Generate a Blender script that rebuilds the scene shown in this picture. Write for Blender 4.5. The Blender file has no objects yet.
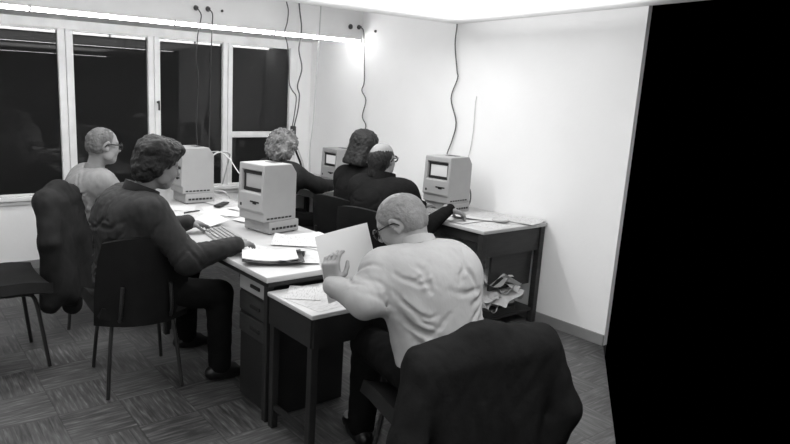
import bpy, bmesh, math, random
import numpy as np
from mathutils import Vector, Matrix, noise
random.seed(7)
S = bpy.context.scene
COL = S.collection
PI = math.pi
V = lambda *a: np.array(a, dtype=float)
def nrm(v):
    v = np.asarray(v, float); return v/ (np.linalg.norm(v)+1e-12)

# ------------------------------------------------------------------ materials
MATS = {}
def nodes_of(name):
    m = bpy.data.materials.new(name); m.use_nodes = True
    nt = m.node_tree; b = nt.nodes['Principled BSDF']
    return m, nt, b
def grey(name, g, rough=.6, var=0., scale=8., bump=0., bscale=60., spec=.4, metal=0., stretch=None, coat=0.):
    """procedural grey: large tone variation + fine bump"""
    if name in MATS: return MATS[name]
    m, nt, b = nodes_of(name)
    b.inputs['Roughness'].default_value = rough
    b.inputs['Specular IOR Level'].default_value = spec
    b.inputs['Metallic'].default_value = metal
    b.inputs['Coat Weight'].default_value = coat
    b.inputs['Base Color'].default_value = (g, g, g, 1)
    tc = nt.nodes.new('ShaderNodeTexCoord')
    src = tc.outputs['Object']
    if stretch:
        mp = nt.nodes.new('ShaderNodeMapping'); mp.inputs['Scale'].default_value = stretch
        nt.links.new(src, mp.inputs['Vector']); src = mp.outputs['Vector']
    if var > 0:
        n = nt.nodes.new('ShaderNodeTexNoise'); n.inputs['Scale'].default_value = scale; n.inputs['Detail'].default_value = 5
        nt.links.new(src, n.inputs['Vector'])
        r = nt.nodes.new('ShaderNodeValToRGB')
        lo, hi = g*(1-var), min(1, g*(1+var))
        r.color_ramp.elements[0].position = .3; r.color_ramp.elements[1].position = .7
        r.color_ramp.elements[0].color = (lo, lo, lo, 1); r.color_ramp.elements[1].color = (hi, hi, hi, 1)
        nt.links.new(n.outputs['Fac'], r.inputs['Fac']); nt.links.new(r.outputs['Color'], b.inputs['Base Color'])
    if bump > 0:
        n2 = nt.nodes.new('ShaderNodeTexNoise'); n2.inputs['Scale'].default_value = bscale; n2.inputs['Detail'].default_value = 3
        nt.links.new(src, n2.inputs['Vector'])
        bp = nt.nodes.new('ShaderNodeBump'); bp.inputs['Strength'].default_value = bump; bp.inputs['Distance'].default_value = .01
        nt.links.new(n2.outputs['Fac'], bp.inputs['Height']); nt.links.new(bp.outputs['Normal'], b.inputs['Normal'])
    MATS[name] = m
    return m
def emit(name, g, strength):
    m, nt, b = nodes_of(name)
    b.inputs['Base Color'].default_value = (g, g, g, 1)
    b.inputs['Emission Color'].default_value = (1, 1, 1, 1)
    b.inputs['Emission Strength'].default_value = strength
    MATS[name] = m
    return m

WALL = grey('painted_plaster', .84, .75, var=.03, scale=1.5, bump=.08, bscale=40, spec=.2)
BEAM = grey('painted_concrete', .78, .8, var=.04, scale=3, bump=.06, bscale=30, spec=.2)
FRAME = grey('cream_paint', .74, .5, var=.06, scale=9, bump=.05)
BASE = grey('grey_paint', .22, .5, var=.1, scale=6)
MAC = grey('beige_plastic', .35, .5, var=.02, scale=20, bump=.06, bscale=400, spec=.35)
MACF = grey('beige_plastic_face', .35, .45, spec=.35)
DARKP = grey('dark_plastic', .02, .5)
SLOT = grey('slot_black', .008, .7)
TOP = grey('pale_laminate', .48, .35, var=.04, scale=5, spec=.4)
EDGE = grey('laminate_edge', .42, .5)
DESKD = grey('dark_desk_steel', .015, .5, var=.2, scale=6)
DESKR = grey('dark_desk_wood', .028, .5, var=.25, scale=10, stretch=(1, 1, 8))
CHAIR = grey('black_vinyl', .009, .55, var=.2, scale=10, bump=.06, bscale=120, spec=.15)
TUBE = grey('dark_tube_steel', .02, .35, spec=.5)
CORD = grey('grey_cord', .10, .5)
CORDD = grey('dark_cord', .018, .5)
CORDW = grey('pale_cord', .55, .5)
BAKE = grey('dark_bakelite', .05, .4)
SKIN = grey('skin', .25, .5, var=.08, scale=14, bump=.08, bscale=120, spec=.35)
SKIND = grey('tanned_skin', .20, .5, var=.08, scale=14, bump=.08, bscale=120, spec=.35)
SHIRT = grey('white_shirt_cotton', .36, .85, var=.05, scale=7, bump=.55, bscale=13, spec=.1, stretch=(1.6, 1, .8))
SHIRTC = grey('pale_shirt_cotton', .23, .85, var=.10, scale=7, bump=.55, bscale=13, spec=.1, stretch=(1.6, 1, .8))
JACKET = grey('worn_dark_jacket', .022, .7, var=.5, scale=7, bump=.5, bscale=13, spec=.2)
BLACKK = grey('black_knit', .012, .95, var=.2, scale=8, bump=.2, bscale=60, spec=.05)
COAT = grey('black_wool', .013, .95, var=.2, scale=6, bump=.2, bscale=50, spec=.05)
COATC = grey('dark_wool', .022, .9, var=.35, scale=7, bump=.2, bscale=30, spec=.1)
TROUS = grey('dark_trousers', .005, .9, var=.2, scale=6, spec=.08)
SHOE = grey('black_leather', .005, .35)
HAIRB = grey('dark_hair', .010, .6, var=.2, scale=40, bump=.5, bscale=70, spec=.3)
HAIRG = grey('grey_hair', .12, .7, var=.3, scale=30, bump=.6, bscale=60, spec=.2, stretch=(1, 1, .5))
HAIRW = grey('pale_grey_hair', .19, .7, var=.18, scale=30, bump=.5, bscale=80, spec=.2)
HAIRE = grey('ash_hair', .20, .8, var=.5, scale=22, bump=1., bscale=55, spec=.2)
EYE = grey('eye', .05, .15)
GLASS_FR = grey('spectacle_frame', .012, .3)
KEYS = grey('key_caps', .30, .5)
FOLDER = grey('black_folder', .012, .4)
CARD = grey('card', .5, .6, var=.05, scale=12)
SCREEN = emit('lit_screen', .25, .42)
SCREENM = emit('dim_lit_screen', .22, .14)
LAMP = emit('fluorescent_glow', .9, 38.)

def paper_mat():
    m, nt, b = nodes_of('paper')
    b.inputs['Roughness'].default_value = .7; b.inputs['Specular IOR Level'].default_value = .15
    tc = nt.nodes.new('ShaderNodeTexCoord')
    mp = nt.nodes.new('ShaderNodeMapping'); mp.inputs['Scale'].default_value = (26, 150, 1)
    n = nt.nodes.new('ShaderNodeTexNoise'); n.inputs['Scale'].default_value = 1.; n.inputs['Detail'].default_value = 1
    r = nt.nodes.new('ShaderNodeValToRGB')
    r.color_ramp.elements[0].position = .36; r.color_ramp.elements[0].color = (.42, .42, .42, 1)
    r.color_ramp.elements[1].position = .48; r.color_ramp.elements[1].color = (.56, .56, .56, 1)
    nt.links.new(tc.outputs['Object'], mp.inputs['Vector']); nt.links.new(mp.outputs['Vector'], n.inputs['Vector'])
    nt.links.new(n.outputs['Fac'], r.inputs['Fac']); nt.links.new(r.outputs['Color'], b.inputs['Base Color'])
    return m
PAPER = paper_mat()
PAPERB = grey('blank_paper', .61, .7, spec=.15)

def glass_mat():
    m, nt, b = nodes_of('window_glass')
    b.inputs['Base Color'].default_value = (.015, .015, .015, 1)      # night behind the glass
    b.inputs['Roughness'].default_value = .0
    b.inputs['IOR'].default_value = 1.40
    return m
GLASS = glass_mat()

def floor_mat():
    """basket-weave parquet: square blocks of narrow strips turned block by block, worn"""
    m, nt, b = nodes_of('parquet')
    N = nt.nodes; L = nt.links
    def math_(op, a, c=None):
        n = N.new('ShaderNodeMath'); n.operation = op
        for i, x in enumerate((a, c)):
            if x is None: continue
            if isinstance(x, (int, float)): n.inputs[i].default_value = x
            else: L.new(x, n.inputs[i])
        return n.outputs[0]
    tc = N.new('ShaderNodeTexCoord'); sp = N.new('ShaderNodeSeparateXYZ'); L.new(tc.outputs['Object'], sp.inputs[0])
    k = 1/.30
    x = math_('MULTIPLY', sp.outputs[0], k); y = math_('MULTIPLY', sp.outputs[1], k)
    cx = math_('FLOOR', x); cy = math_('FLOOR', y)
    par = math_('FLOORED_MODULO', math_('ADD', cx, cy), 2.)
    fx = math_('FRACT', x); fy = math_('FRACT', y)
    mix = N.new('ShaderNodeMix'); L.new(par, mix.inputs['Factor']); L.new(fx, mix.inputs[2]); L.new(fy, mix.inputs[3])
    s = math_('MULTIPLY', mix.outputs[0], 6.)
    strip = math_('FLOOR', s); fs = math_('FRACT', s)
    cmb = N.new('ShaderNodeCombineXYZ'); L.new(cx, cmb.inputs[0]); L.new(cy, cmb.inputs[1]); L.new(strip, cmb.inputs[2])
    wn = N.new('ShaderNodeTexWhiteNoise'); wn.noise_dimensions = '3D'; L.new(cmb.outputs[0], wn.inputs['Vector'])
    cmb2 = N.new('ShaderNodeCombineXYZ'); L.new(cx, cmb2.inputs[0]); L.new(cy, cmb2.inputs[1])
    wn2 = N.new('ShaderNodeTexWhiteNoise'); wn2.noise_dimensions = '3D'; L.new(cmb2.outputs[0], wn2.inputs['Vector'])
    seam = math_('LESS_THAN', math_('ABSOLUTE', math_('SUBTRACT', fs, .5)), .46)   # 1 inside strip
    ex = math_('LESS_THAN', math_('ABSOLUTE', math_('SUBTRACT', fx, .5)), .490)
    ey = math_('LESS_THAN', math_('ABSOLUTE', math_('SUBTRACT', fy, .5)), .490)
    inside = math_('MULTIPLY', seam, math_('MULTIPLY', ex, ey))
    # scuffs stretched along the strip grain
    def scuff(sx, sy, seed):
        mp = N.new('ShaderNodeMapping'); mp.inputs['Scale'].default_value = (sx, sy, 1); mp.inputs['Location'].default_value = (seed, seed, 0)
        L.new(tc.outputs['Object'], mp.inputs['Vector'])
        n = N.new('ShaderNodeTexNoise'); n.inputs['Scale'].default_value = 1; n.inputs['Detail'].default_value = 4
        L.new(mp.outputs['Vector'], n.inputs['Vector']); return n.outputs['Fac']
    ga = scuff(64, 7, 0); gb = scuff(7, 64, 3)
    mg = N.new('ShaderNodeMix'); L.new(par, mg.inputs['Factor']); L.new(ga, mg.inputs[2]); L.new(gb, mg.inputs[3])
    big = scuff(1.3, 1.3, 7)
    v = math_('ADD', math_('MULTIPLY', wn.outputs['Value'], .020), math_('MULTIPLY', wn2.outputs['Value'], .014))
    g2 = math_('POWER', math_('MULTIPLY', mg.outputs[0], 1.5), 4.)
    v = math_('ADD', v, math_('MULTIPLY', g2, .085))
    v = math_('ADD', v, math_('MULTIPLY', math_('SUBTRACT', big, .5), .22))
    v = math_('ADD', v, .036)
    v = math_('MULTIPLY', v, math_('ADD', math_('MULTIPLY', inside, .28), .72))
    v = math_('MAXIMUM', v, .012)
    cc = N.new('ShaderNodeCombineColor')
    for i in range(3): L.new(v, cc.inputs[i])
    L.new(cc.outputs[0], b.inputs['Base Color'])
    b.inputs['Roughness'].default_value = .5; b.inputs['Specular IOR Level'].default_value = .35
    bp = N.new('ShaderNodeBump'); bp.inputs['Strength'].default_value = .25; bp.inputs['Distance'].default_value = .003
    L.new(inside, bp.inputs['Height']); L.new(bp.outputs['Normal'], b.inputs['Normal'])
    return m
FLOOR = floor_mat()

# ------------------------------------------------------------------ object helpers
def link(o, parent=None):
    COL.objects.link(o)
    if parent is not None: o.parent = parent
    return o
def tag(o, label=None, cat=None, group=None, kind=None):
    if label: o['label'] = label
    if cat: o['category'] = cat
    if group: o['group'] = group
    if kind: o['kind'] = kind
    return o
def empty(name, loc=(0, 0, 0), rz=0., label=None, cat=None, group=None, kind=None):
    o = bpy.data.objects.new(name, None); COL.objects.link(o)
    o.location = loc; o.rotation_euler = (0, 0, rz); o.empty_display_size = .1
    return tag(o, label, cat, group, kind)
def from_arrays(name, verts, faces, mat, parent=None, smooth=True):
    me = bpy.data.meshes.new(name); me.from_pydata([tuple(v) for v in verts], [], [tuple(f) for f in faces]); me.update()
    if smooth: me.polygons.foreach_set('use_smooth', [True]*len(me.polygons))
    me.materials.append(mat)
    return link(bpy.data.objects.new(name, me), parent)
def copy_tree(o, parent=None):
    c = o.copy(); COL.objects.link(c); c.parent = parent
    for ch in list(o.children): copy_tree(ch, c)
    return c

class MB:
    """collects shapes into one mesh"""
    def __init__(s): s.bm = bmesh.new()
    def box(s, c, d, rz=0., bevel=0., seg=2, M=None):
        r = bmesh.ops.create_cube(s.bm, size=1.)
        vs = r['verts']
        mat = Matrix.Translation(c) @ Matrix.Rotation(rz, 4, 'Z') @ (M or Matrix.Identity(4)) @ Matrix.Diagonal((d[0], d[1], d[2], 1))
        bmesh.ops.transform(s.bm, matrix=mat, verts=vs)
        if bevel > 0:
            es = list({e for v in vs for e in v.link_edges})
            bmesh.ops.bevel(s.bm, geom=es, offset=bevel, segments=seg, affect='EDGES', profile=.5)
        return s
    def span(s, a, b, bevel=0., seg=2):
        a = V(*a); b = V(*b)
        return s.box(tuple((a+b)/2), tuple(np.abs(b-a)), bevel=bevel, seg=seg)
    def tube(s, pts, r, n=8, smooth_iter=2, cap=True):
        pts = [Vector(p) for p in pts]
        rs = r if isinstance(r, (list, tuple)) else [r]*len(pts)
        if smooth_iter == 3 and len(pts) > 2:       # Catmull-Rom through every point
            e = [pts[0]*2-pts[1]]+pts+[pts[-1]*2-pts[-2]]; q = []
            for i in range(1, len(e)-2):
                a, b, c, d = e[i-1:i+3]
                for j in range(5):
                    t = j/5; q.append(.5*((2*b)+(c-a)*t+(2*a-5*b+4*c-d)*t*t+(3*b-a-3*c+d)*t**3))
            q.append(pts[-1]); pts = q; rs = [rs[0]]*len(q); smooth_iter = 0
        for _ in range(smooth_iter):                # Chaikin
            q = [pts[0]]; w = [rs[0]]
            for i in range(len(pts)-1):
                q += [pts[i].lerp(pts[i+1], .25), pts[i].lerp(pts[i+1], .75)]
                w += [rs[i]*.75+rs[i+1]*.25, rs[i]*.25+rs[i+1]*.75]
            q.append(pts[-1]); w.append(rs[-1]); pts, rs = q, w
        rings = []; up = None
        for i, p in enumerate(pts):
            t = (pts[min(i+1, len(pts)-1)]-pts[max(i-1, 0)])
            t = t.normalized() if t.length > 1e-9 else Vector((0, 0, 1))
            if up is None: up = t.orthogonal().normalized()
            up = (up - t*up.dot(t)); up = up.normalized() if up.length > 1e-6 else t.orthogonal().normalized()
            sd = t.cross(up)
            rings.append([s.bm.verts.new(p + (up*math.cos(2*PI*k/n)+sd*math.sin(2*PI*k/n))*rs[i]) for k in range(n)])
        for a, b in zip(rings[:-1], rings[1:]):
            for k in range(n): s.bm.faces.new((a[k], a[(k+1) % n], b[(k+1) % n], b[k]))
        if cap:
            s.bm.faces.new(rings[0][::-1]); s.bm.faces.new(rings[-1])
        return s
    def lathe(s, c, prof, n=20, axis=None):
        """prof: (r,z) list, about the vertical through c (or an axis)"""
        Mx = Matrix.Translation(c)
        if axis is not None: Mx = Mx @ Vector((0, 0, 1)).rotation_difference(Vector(axis)).to_matrix().to_4x4()
        rings = [[s.bm.verts.new(Mx @ Vector((r*math.cos(2*PI*k/n), r*math.sin(2*PI*k/n), z))) for k in range(n)] for r, z in prof]
        for a, b in zip(rings[:-1], rings[1:]):
            for k in range(n): s.bm.faces.new((a[k], a[(k+1) % n], b[(k+1) % n], b[k]))
        s.bm.faces.new(rings[0][::-1]); s.bm.faces.new(rings[-1]); return s
    def prism(s, poly, y0, y1, perm=(0, 1, 2)):
        """poly of (a,b) extruded along the third axis; perm maps (a, ext, b)"""
        def mk(a, e, b):
            t = (a, e, b); return s.bm.verts.new((t[perm[0]], t[perm[1]], t[perm[2]]))
        A = [mk(a, y0, b) for a, b in poly]; B = [mk(a, y1, b) for a, b in poly]
        n = len(poly)
        s.bm.faces.new(A); s.bm.faces.new(B[::-1])
        for i in range(n): s.bm.faces.new((A[i], B[i], B[(i+1) % n], A[(i+1) % n]))
        return s
    def sheet(s, f, nu, nv, t):
        """closed thick sheet: f(u,v)->point for u,v in 0..1"""
        P = [[Vector(f(i/nu, j/nv)) for j in range(nv+1)] for i in range(nu+1)]
        def nv_(i, j):
            du = P[min(i+1, nu)][j]-P[max(i-1, 0)][j]; dv = P[i][min(j+1, nv)]-P[i][max(j-1, 0)]
            n = du.cross(dv); return n.normalized() if n.length > 1e-12 else Vector((0, 0, 1))
        A = [[s.bm.verts.new(P[i][j]+nv_(i, j)*t/2) for j in range(nv+1)] for i in range(nu+1)]
        B = [[s.bm.verts.new(P[i][j]-nv_(i, j)*t/2) for j in range(nv+1)] for i in range(nu+1)]
        for i in range(nu):
            for j in range(nv):
                s.bm.faces.new((A[i][j], A[i+1][j], A[i+1][j+1], A[i][j+1]))
                s.bm.faces.new((B[i][j], B[i][j+1], B[i+1][j+1], B[i+1][j]))
        for i in range(nu):
            s.bm.faces.new((A[i][0], B[i][0], B[i+1][0], A[i+1][0])); s.bm.faces.new((A[i][nv], A[i+1][nv], B[i+1][nv], B[i][nv]))
        for j in range(nv):
            s.bm.faces.new((A[0][j], A[0][j+1], B[0][j+1], B[0][j])); s.bm.faces.new((A[nu][j], B[nu][j], B[nu][j+1], A[nu][j+1]))
        return s
    def build(s, name, mat, parent=None, smooth=False, angle=40):
        bmesh.ops.recalc_face_normals(s.bm, faces=s.bm.faces[:])
        me = bpy.data.meshes.new(name); s.bm.to_mesh(me); s.bm.free()
        me.materials.append(mat)
        if smooth:
            me.polygons.foreach_set('use_smooth', [True]*len(me.polygons))
            me.set_sharp_from_angle(angle=math.radians(angle))
        return link(bpy.data.objects.new(name, me), parent)

# ------------------------------------------------------------------ signed-distance modelling (bodies, hair, cloth)
class SDF:
    def __init__(s, lo, hi, res):
        s.res = res; s.lo = V(*lo)-3*res
        n = np.ceil((V(*hi)+3*res-s.lo)/res).astype(int)+1
        s.n = n
        s.ax = [(s.lo[i]+np.arange(n[i])*res).astype(np.float32) for i in range(3)]
        s.f = np.full(tuple(n), .2, np.float32)
    def _sub(s, lo, hi, pad):
        sl = []
        for i in range(3):
            a = int(np.floor((lo[i]-pad-s.lo[i])/s.res)); b = int(np.ceil((hi[i]+pad-s.lo[i])/s.res))+1
            a = max(a, 0); b = min(b, s.n[i])
            if a >= b: return None, None
            sl.append(slice(a, b))
        g = (s.ax[0][sl[0]][:, None, None], s.ax[1][sl[1]][None, :, None], s.ax[2][sl[2]][None, None, :])
        return tuple(sl), g
    def _un(s, sl, d, k):
        a = s.f[sl]
        if k > 0:
            hh = np.maximum(k-np.abs(a-d), 0)
            s.f[sl] = np.minimum(a, d)-hh*hh/(4*k)
        else: s.f[sl] = np.minimum(a, d)
    def _op(s, sl, d, k, op):
        if op == 'u': s._un(sl, d, k)
        else:
            a = s.f[sl]
            if k > 0:
                hh = np.maximum(k-np.abs(a+d), 0); s.f[sl] = np.maximum(a, -d)+hh*hh/(4*k)
            else: s.f[sl] = np.maximum(a, -d)
    def cap(s, a, b, ra, rb=None, k=.02, op='u'):
        rb = ra if rb is None else rb
        a = V(*a); b = V(*b); R = max(ra, rb)
        sl, g = s._sub(np.minimum(a, b)-R, np.maximum(a, b)+R, k+2.5*s.res)
        if sl is None: return s
        ba = b-a; L2 = float(ba@ba)+1e-12
        p = [g[i]-np.float32(a[i]) for i in range(3)]
        t = np.clip((p[0]*ba[0]+p[1]*ba[1]+p[2]*ba[2])/L2, 0, 1)
        d = np.sqrt((p[0]-t*ba[0])**2+(p[1]-t*ba[1])**2+(p[2]-t*ba[2])**2)-(ra+(rb-ra)*t)
        s._op(sl, d.astype(np.float32), k, op); return s
    def chain(s, pts, rs, k=.02):
        for i in range(len(pts)-1): s.cap(pts[i], pts[i+1], rs[i], rs[i+1], k)
        return s
    def ell(s, c, r, B=None, k=.02, op='u'):
        """ellipsoid; B rows = its axes"""
        c = V(*c); r = V(*r); B = np.eye(3) if B is None else np.asarray(B)
        R = np.sqrt(((B*r[:, None])**2).sum(0))
        sl, g = s._sub(c-R, c+R, k+2.5*s.res)
        if sl is None: return s
        p = [g[i]-np.float32(c[i]) for i in range(3)]
        q = [(p[0]*B[j][0]+p[1]*B[j][1]+p[2]*B[j][2])/r[j] for j in range(3)]
        k0 = np.sqrt(q[0]**2+q[1]**2+q[2]**2)+1e-9
        k1 = np.sqrt((q[0]/r[0])**2+(q[1]/r[1])**2+(q[2]/r[2])**2)+1e-9
        d = k0*(k0-1)/k1
        s._op(sl, d.astype(np.float32), k, op); return s
    def box(s, c, hd, rad, B=None, k=.01, op='u'):
        c = V(*c); hd = V(*hd); B = np.eye(3) if B is None else np.asarray(B)
        R = (np.abs(B)*hd[:, None]).sum(0)+rad
        sl, g = s._sub(c-R, c+R, k+2.5*s.res)
        if sl is None: return s
        p = [g[i]-np.float32(c[i]) for i in range(3)]
        q = [np.abs(p[0]*B[j][0]+p[1]*B[j][1]+p[2]*B[j][2])-(hd[j]-rad) for j in range(3)]
        d = np.sqrt(sum(np.maximum(x, 0)**2 for x in q))+np.minimum(np.maximum(np.maximum(q[0], q[1]), q[2]), 0)-rad
        s._op(sl, d.astype(np.float32), k, op); return s
    def cut(s, pt, n, k=0.):
        """remove what lies on the n side of the plane"""
        n = nrm(n); pt = V(*pt)
        d = (s.ax[0][:, None, None]-pt[0])*n[0]+(s.ax[1][None, :, None]-pt[1])*n[1]+(s.ax[2][None, None, :]-pt[2])*n[2]
        s.f = np.maximum(s.f, d.astype(np.float32)); return s
    def folds(s, amp, wl, seed, axis=None, n=7, band=.05, sup=.75):
        """cloth folds: summed warped waves"""
        rg = np.random.RandomState(seed)
        idx = np.nonzero(np.abs(s.f) < band)
        P = np.stack([s.ax[i][idx[i]] for i in range(3)], 1)
        out = np.zeros(len(P), np.float32)
        for i in range(n):
            d = rg.normal(size=3)
            if axis is not None:
                ax = nrm(axis); d = d-ax*(d@ax)*sup
            d = nrm(d)*2*PI/(wl*rg.uniform(.6, 1.7))
            w = nrm(rg.normal(size=3))*2*PI/(wl*2.6)
            ph = rg.uniform(0, 6.28, 2)
            x = np.sin(P@d+ph[0]+1.8*np.sin(P@w+ph[1]))
            out += (1-np.abs(x))**1.5-.35
        s.f[idx] += (amp*out/np.sqrt(n)).astype(np.float32); return s
    def snap(s, p, it=6):
        """move a point onto the surface"""
        p = V(*p)
        for _ in range(it):
            q = (p-s.lo)/s.res; i = np.clip(np.round(q).astype(int), 1, s.n-2)
            g = np.array([s.f[i[0]+1, i[1], i[2]]-s.f[i[0]-1, i[1], i[2]], s.f[i[0], i[1]+1, i[2]]-s.f[i[0], i[1]-1, i[2]], s.f[i[0], i[1], i[2]+1]-s.f[i[0], i[1], i[2]-1]], float)
            L = np.linalg.norm(g)
            if L < 1e-6: break
            p = p-g/L*np.clip(float(s.f[tuple(i)]), -.04, .04)*.9
        return p
    def crease(s, pts, w, amp):
        """a cloth crease: groove along a polyline with a soft ridge beside it"""
        pts = [s.snap(p) for p in pts]
        nb = len(pts)-1
        for n_, (a, b) in enumerate(zip(pts[:-1], pts[1:])):
            fade = math.sin(PI*(n_+.7)/(nb+.4))
            sl, g = s._sub(np.minimum(a, b), np.maximum(a, b), 3.2*w)
            if sl is None: continue
            ba = b-a; L2 = float(ba@ba)+1e-12
            p = [g[i]-np.float32(a[i]) for i in range(3)]
            tt = (p[0]*ba[0]+p[1]*ba[1]+p[2]*ba[2])/L2; t = np.clip(tt, 0, 1)
            own = fade*np.clip((tt+.15)/.3, 0, 1)*np.clip((1.15-tt)/.3, 0, 1)
            d2 = ((p[0]-t*ba[0])**2+(p[1]-t*ba[1])**2+(p[2]-t*ba[2])**2)/(w*w)
            s.f[sl] += (amp*own*(np.exp(-d2)*1.25-.55*np.exp(-d2/4.)) ).astype(np.float32)
        return s
    def rough(s, amp, wl, seed, n=10, band=.05):
        rg = np.random.RandomState(seed)
        idx = np.nonzero(np.abs(s.f) < band)
        P = np.stack([s.ax[i][idx[i]] for i in range(3)], 1); out = np.zeros(len(P), np.float32)
        for i in range(n):
            d = nrm(rg.normal(size=3))*2*PI/(wl*rg.uniform(.6, 1.6)); out += np.sin(P@d+rg.uniform(0, 6.28)+1.5*np.sin(P@(nrm(rg.normal(size=3))*2*PI/(wl*2))))
        s.f[idx] += (amp*out/np.sqrt(n)).astype(np.float32); return s
    def mesh(s):
        f = s.f; nx, ny, nz = f.shape
        ins = f < 0
        c = np.zeros((nx-1, ny-1, nz-1), np.uint8)
        for dx in (0, 1):
            for dy in (0, 1):
                for dz in (0, 1): c += ins[dx:nx-1+dx, dy:ny-1+dy, dz:nz-1+dz]
        act = (c > 0) & (c < 8)
        ci = np.nonzero(act); m = len(ci[0])
        ids = np.full(act.shape, -1, np.int32); ids[ci] = np.arange(m)
        acc = np.zeros((m, 3)); cnt = np.zeros(m)
        cor = [(dx, dy, dz) for dx in (0, 1) for dy in (0, 1) for dz in (0, 1)]
        val = {o: f[ci[0]+o[0], ci[1]+o[1], ci[2]+o[2]] for o in cor}
        for a in cor:
            for ax in range(3):
                if a[ax]: continue
                b = list(a); b[ax] = 1; b = tuple(b)
                va, vb = val[a], val[b]; cr = (va < 0) != (vb < 0)
                t = np.where(cr, va/(va-vb+1e-20), 0)
                for j in range(3): acc[:, j] += np.where(cr, a[j]+(t if j == ax else 0), 0)
                cnt += cr
        P = (np.stack(ci, 1)+acc/cnt[:, None])*s.res+s.lo
        Q = []
        for ax in range(3):
            sl0 = [slice(1, -1)]*3; sl0[ax] = slice(0, -1)
            sl1 = list(sl0); sl1[ax] = slice(1, None)
            A = ins[tuple(sl0)]; Bq = ins[tuple(sl1)]
            e = np.nonzero(A != Bq)
            if not len(e[0]): continue
            g = [e[0]+(0 if ax == 0 else 1), e[1]+(0 if ax == 1 else 1), e[2]+(0 if ax == 2 else 1)]
            u, v = (ax+1) % 3, (ax+2) % 3
            def cell(du, dv):
                q = [x.copy() for x in g]; q[u] -= du; q[v] -= dv
                return ids[q[0], q[1], q[2]]
            quad = np.stack([cell(1, 1), cell(0, 1), cell(0, 0), cell(1, 0)], 1)
            flip = ~A[e]
            quad[flip] = quad[flip][:, ::-1]
            Q.append(quad)
        Q = np.concatenate(Q); Q = Q[(Q >= 0).all(1)]
        return P, Q
    def build(s, name, mat, parent=None, origin=None, relax=1):
        P, Q = s.mesh()
        for _ in range(relax):                       # light Laplacian relax
            acc = np.zeros_like(P); cn = np.zeros(len(P))
            for k in range(4):
                np.add.at(acc, Q[:, k], P[Q[:, (k+1) % 4]]+P[Q[:, (k-1) % 4]]); np.add.at(cn, Q[:, k], 2)
            P = P*.5+.5*acc/np.maximum(cn, 1)[:, None]
        if origin is not None: P = P-V(*origin)
        me = bpy.data.meshes.new(name)
        me.vertices.add(len(P)); me.vertices.foreach_set('co', P.astype(np.float32).ravel())
        me.loops.add(4*len(Q)); me.loops.foreach_set('vertex_index', Q.astype(np.int32).ravel())
        me.polygons.add(len(Q)); me.polygons.foreach_set('loop_start', np.arange(len(Q), dtype=np.int32)*4)
        me.update(calc_edges=True); me.validate()
        me.polygons.foreach_set('use_smooth', [True]*len(me.polygons))
        me.materials.append(mat)
        o = bpy.data.objects.new(name, me)
        return link(o, parent)

# ------------------------------------------------------------------ the setting
XW, YW = 3.893, 5.767           # right wall, window wall
YE = 2.14                       # the right wall is modelled from here on
def struct(name, mb, mat, parent=None, smooth=False):
    o = mb.build(name, mat, parent, smooth)
    if parent is None: tag(o, kind='structure')
    return o
mb = MB(); mb.prism([(-1.6, -1.4), (.6, -1.4), (1.2, -.2), (2.775, 1.40), (XW, YE), (XW+.04, YE), (XW+.04, YW+.2), (-1.6, YW+.2)], -.08, 0, perm=(0, 2, 1))
struct('floor', mb, FLOOR)
mb = MB(); mb.span((XW, YE, 0), (XW+.04, YW+.2, 2.6)); struct('wall_right', mb, WALL)
# the window wall below the sill, and its narrow return by the corner
mb = MB(); mb.span((-1.6, YW, 0), (XW, YW+.2, .575)); mb.span((3.716, YW, .575), (XW, YW+.2, 2.6)); mb.span((-1.6, YW+.0, 2.137), (3.716, YW+.2, 2.6)); mb.span((-1.6, YW, .575), (-.30, YW+.2, 2.137))
struct('wall_window', mb, WALL)
mb = MB(); mb.span((XW-.014, YE, 0), (XW, YW, .076), bevel=.003); struct('baseboard_right', mb, BASE)
mb = MB(); mb.span((-1.6, YW-.014, 0), (XW-.014, YW, .076), bevel=.003); struct('baseboard_window', mb, BASE)
mb = MB(); mb.span((-1.7, -1.4, 0), (-1.6, YW+.2, 2.6)); struct('wall_left', mb, WALL)
mb = MB(); mb.span((-1.7, -1.5, 0), (1.35, -1.4, 2.6)); struct('wall_back', mb, WALL)
# beam along the window wall, dropped ceiling and the recess between them
mb = MB(); mb.span((-1.6, 4.904, 2.137), (XW, YW, 2.6)); struct('trim_beam', mb, BEAM)
mb = MB(); mb.span((-1.6, -1.4, 2.183), (XW, 3.69, 2.6)); mb.span((-1.6, 3.69, 2.52), (XW, 4.904, 2.6)); struct('ceiling', mb, WALL)
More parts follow.
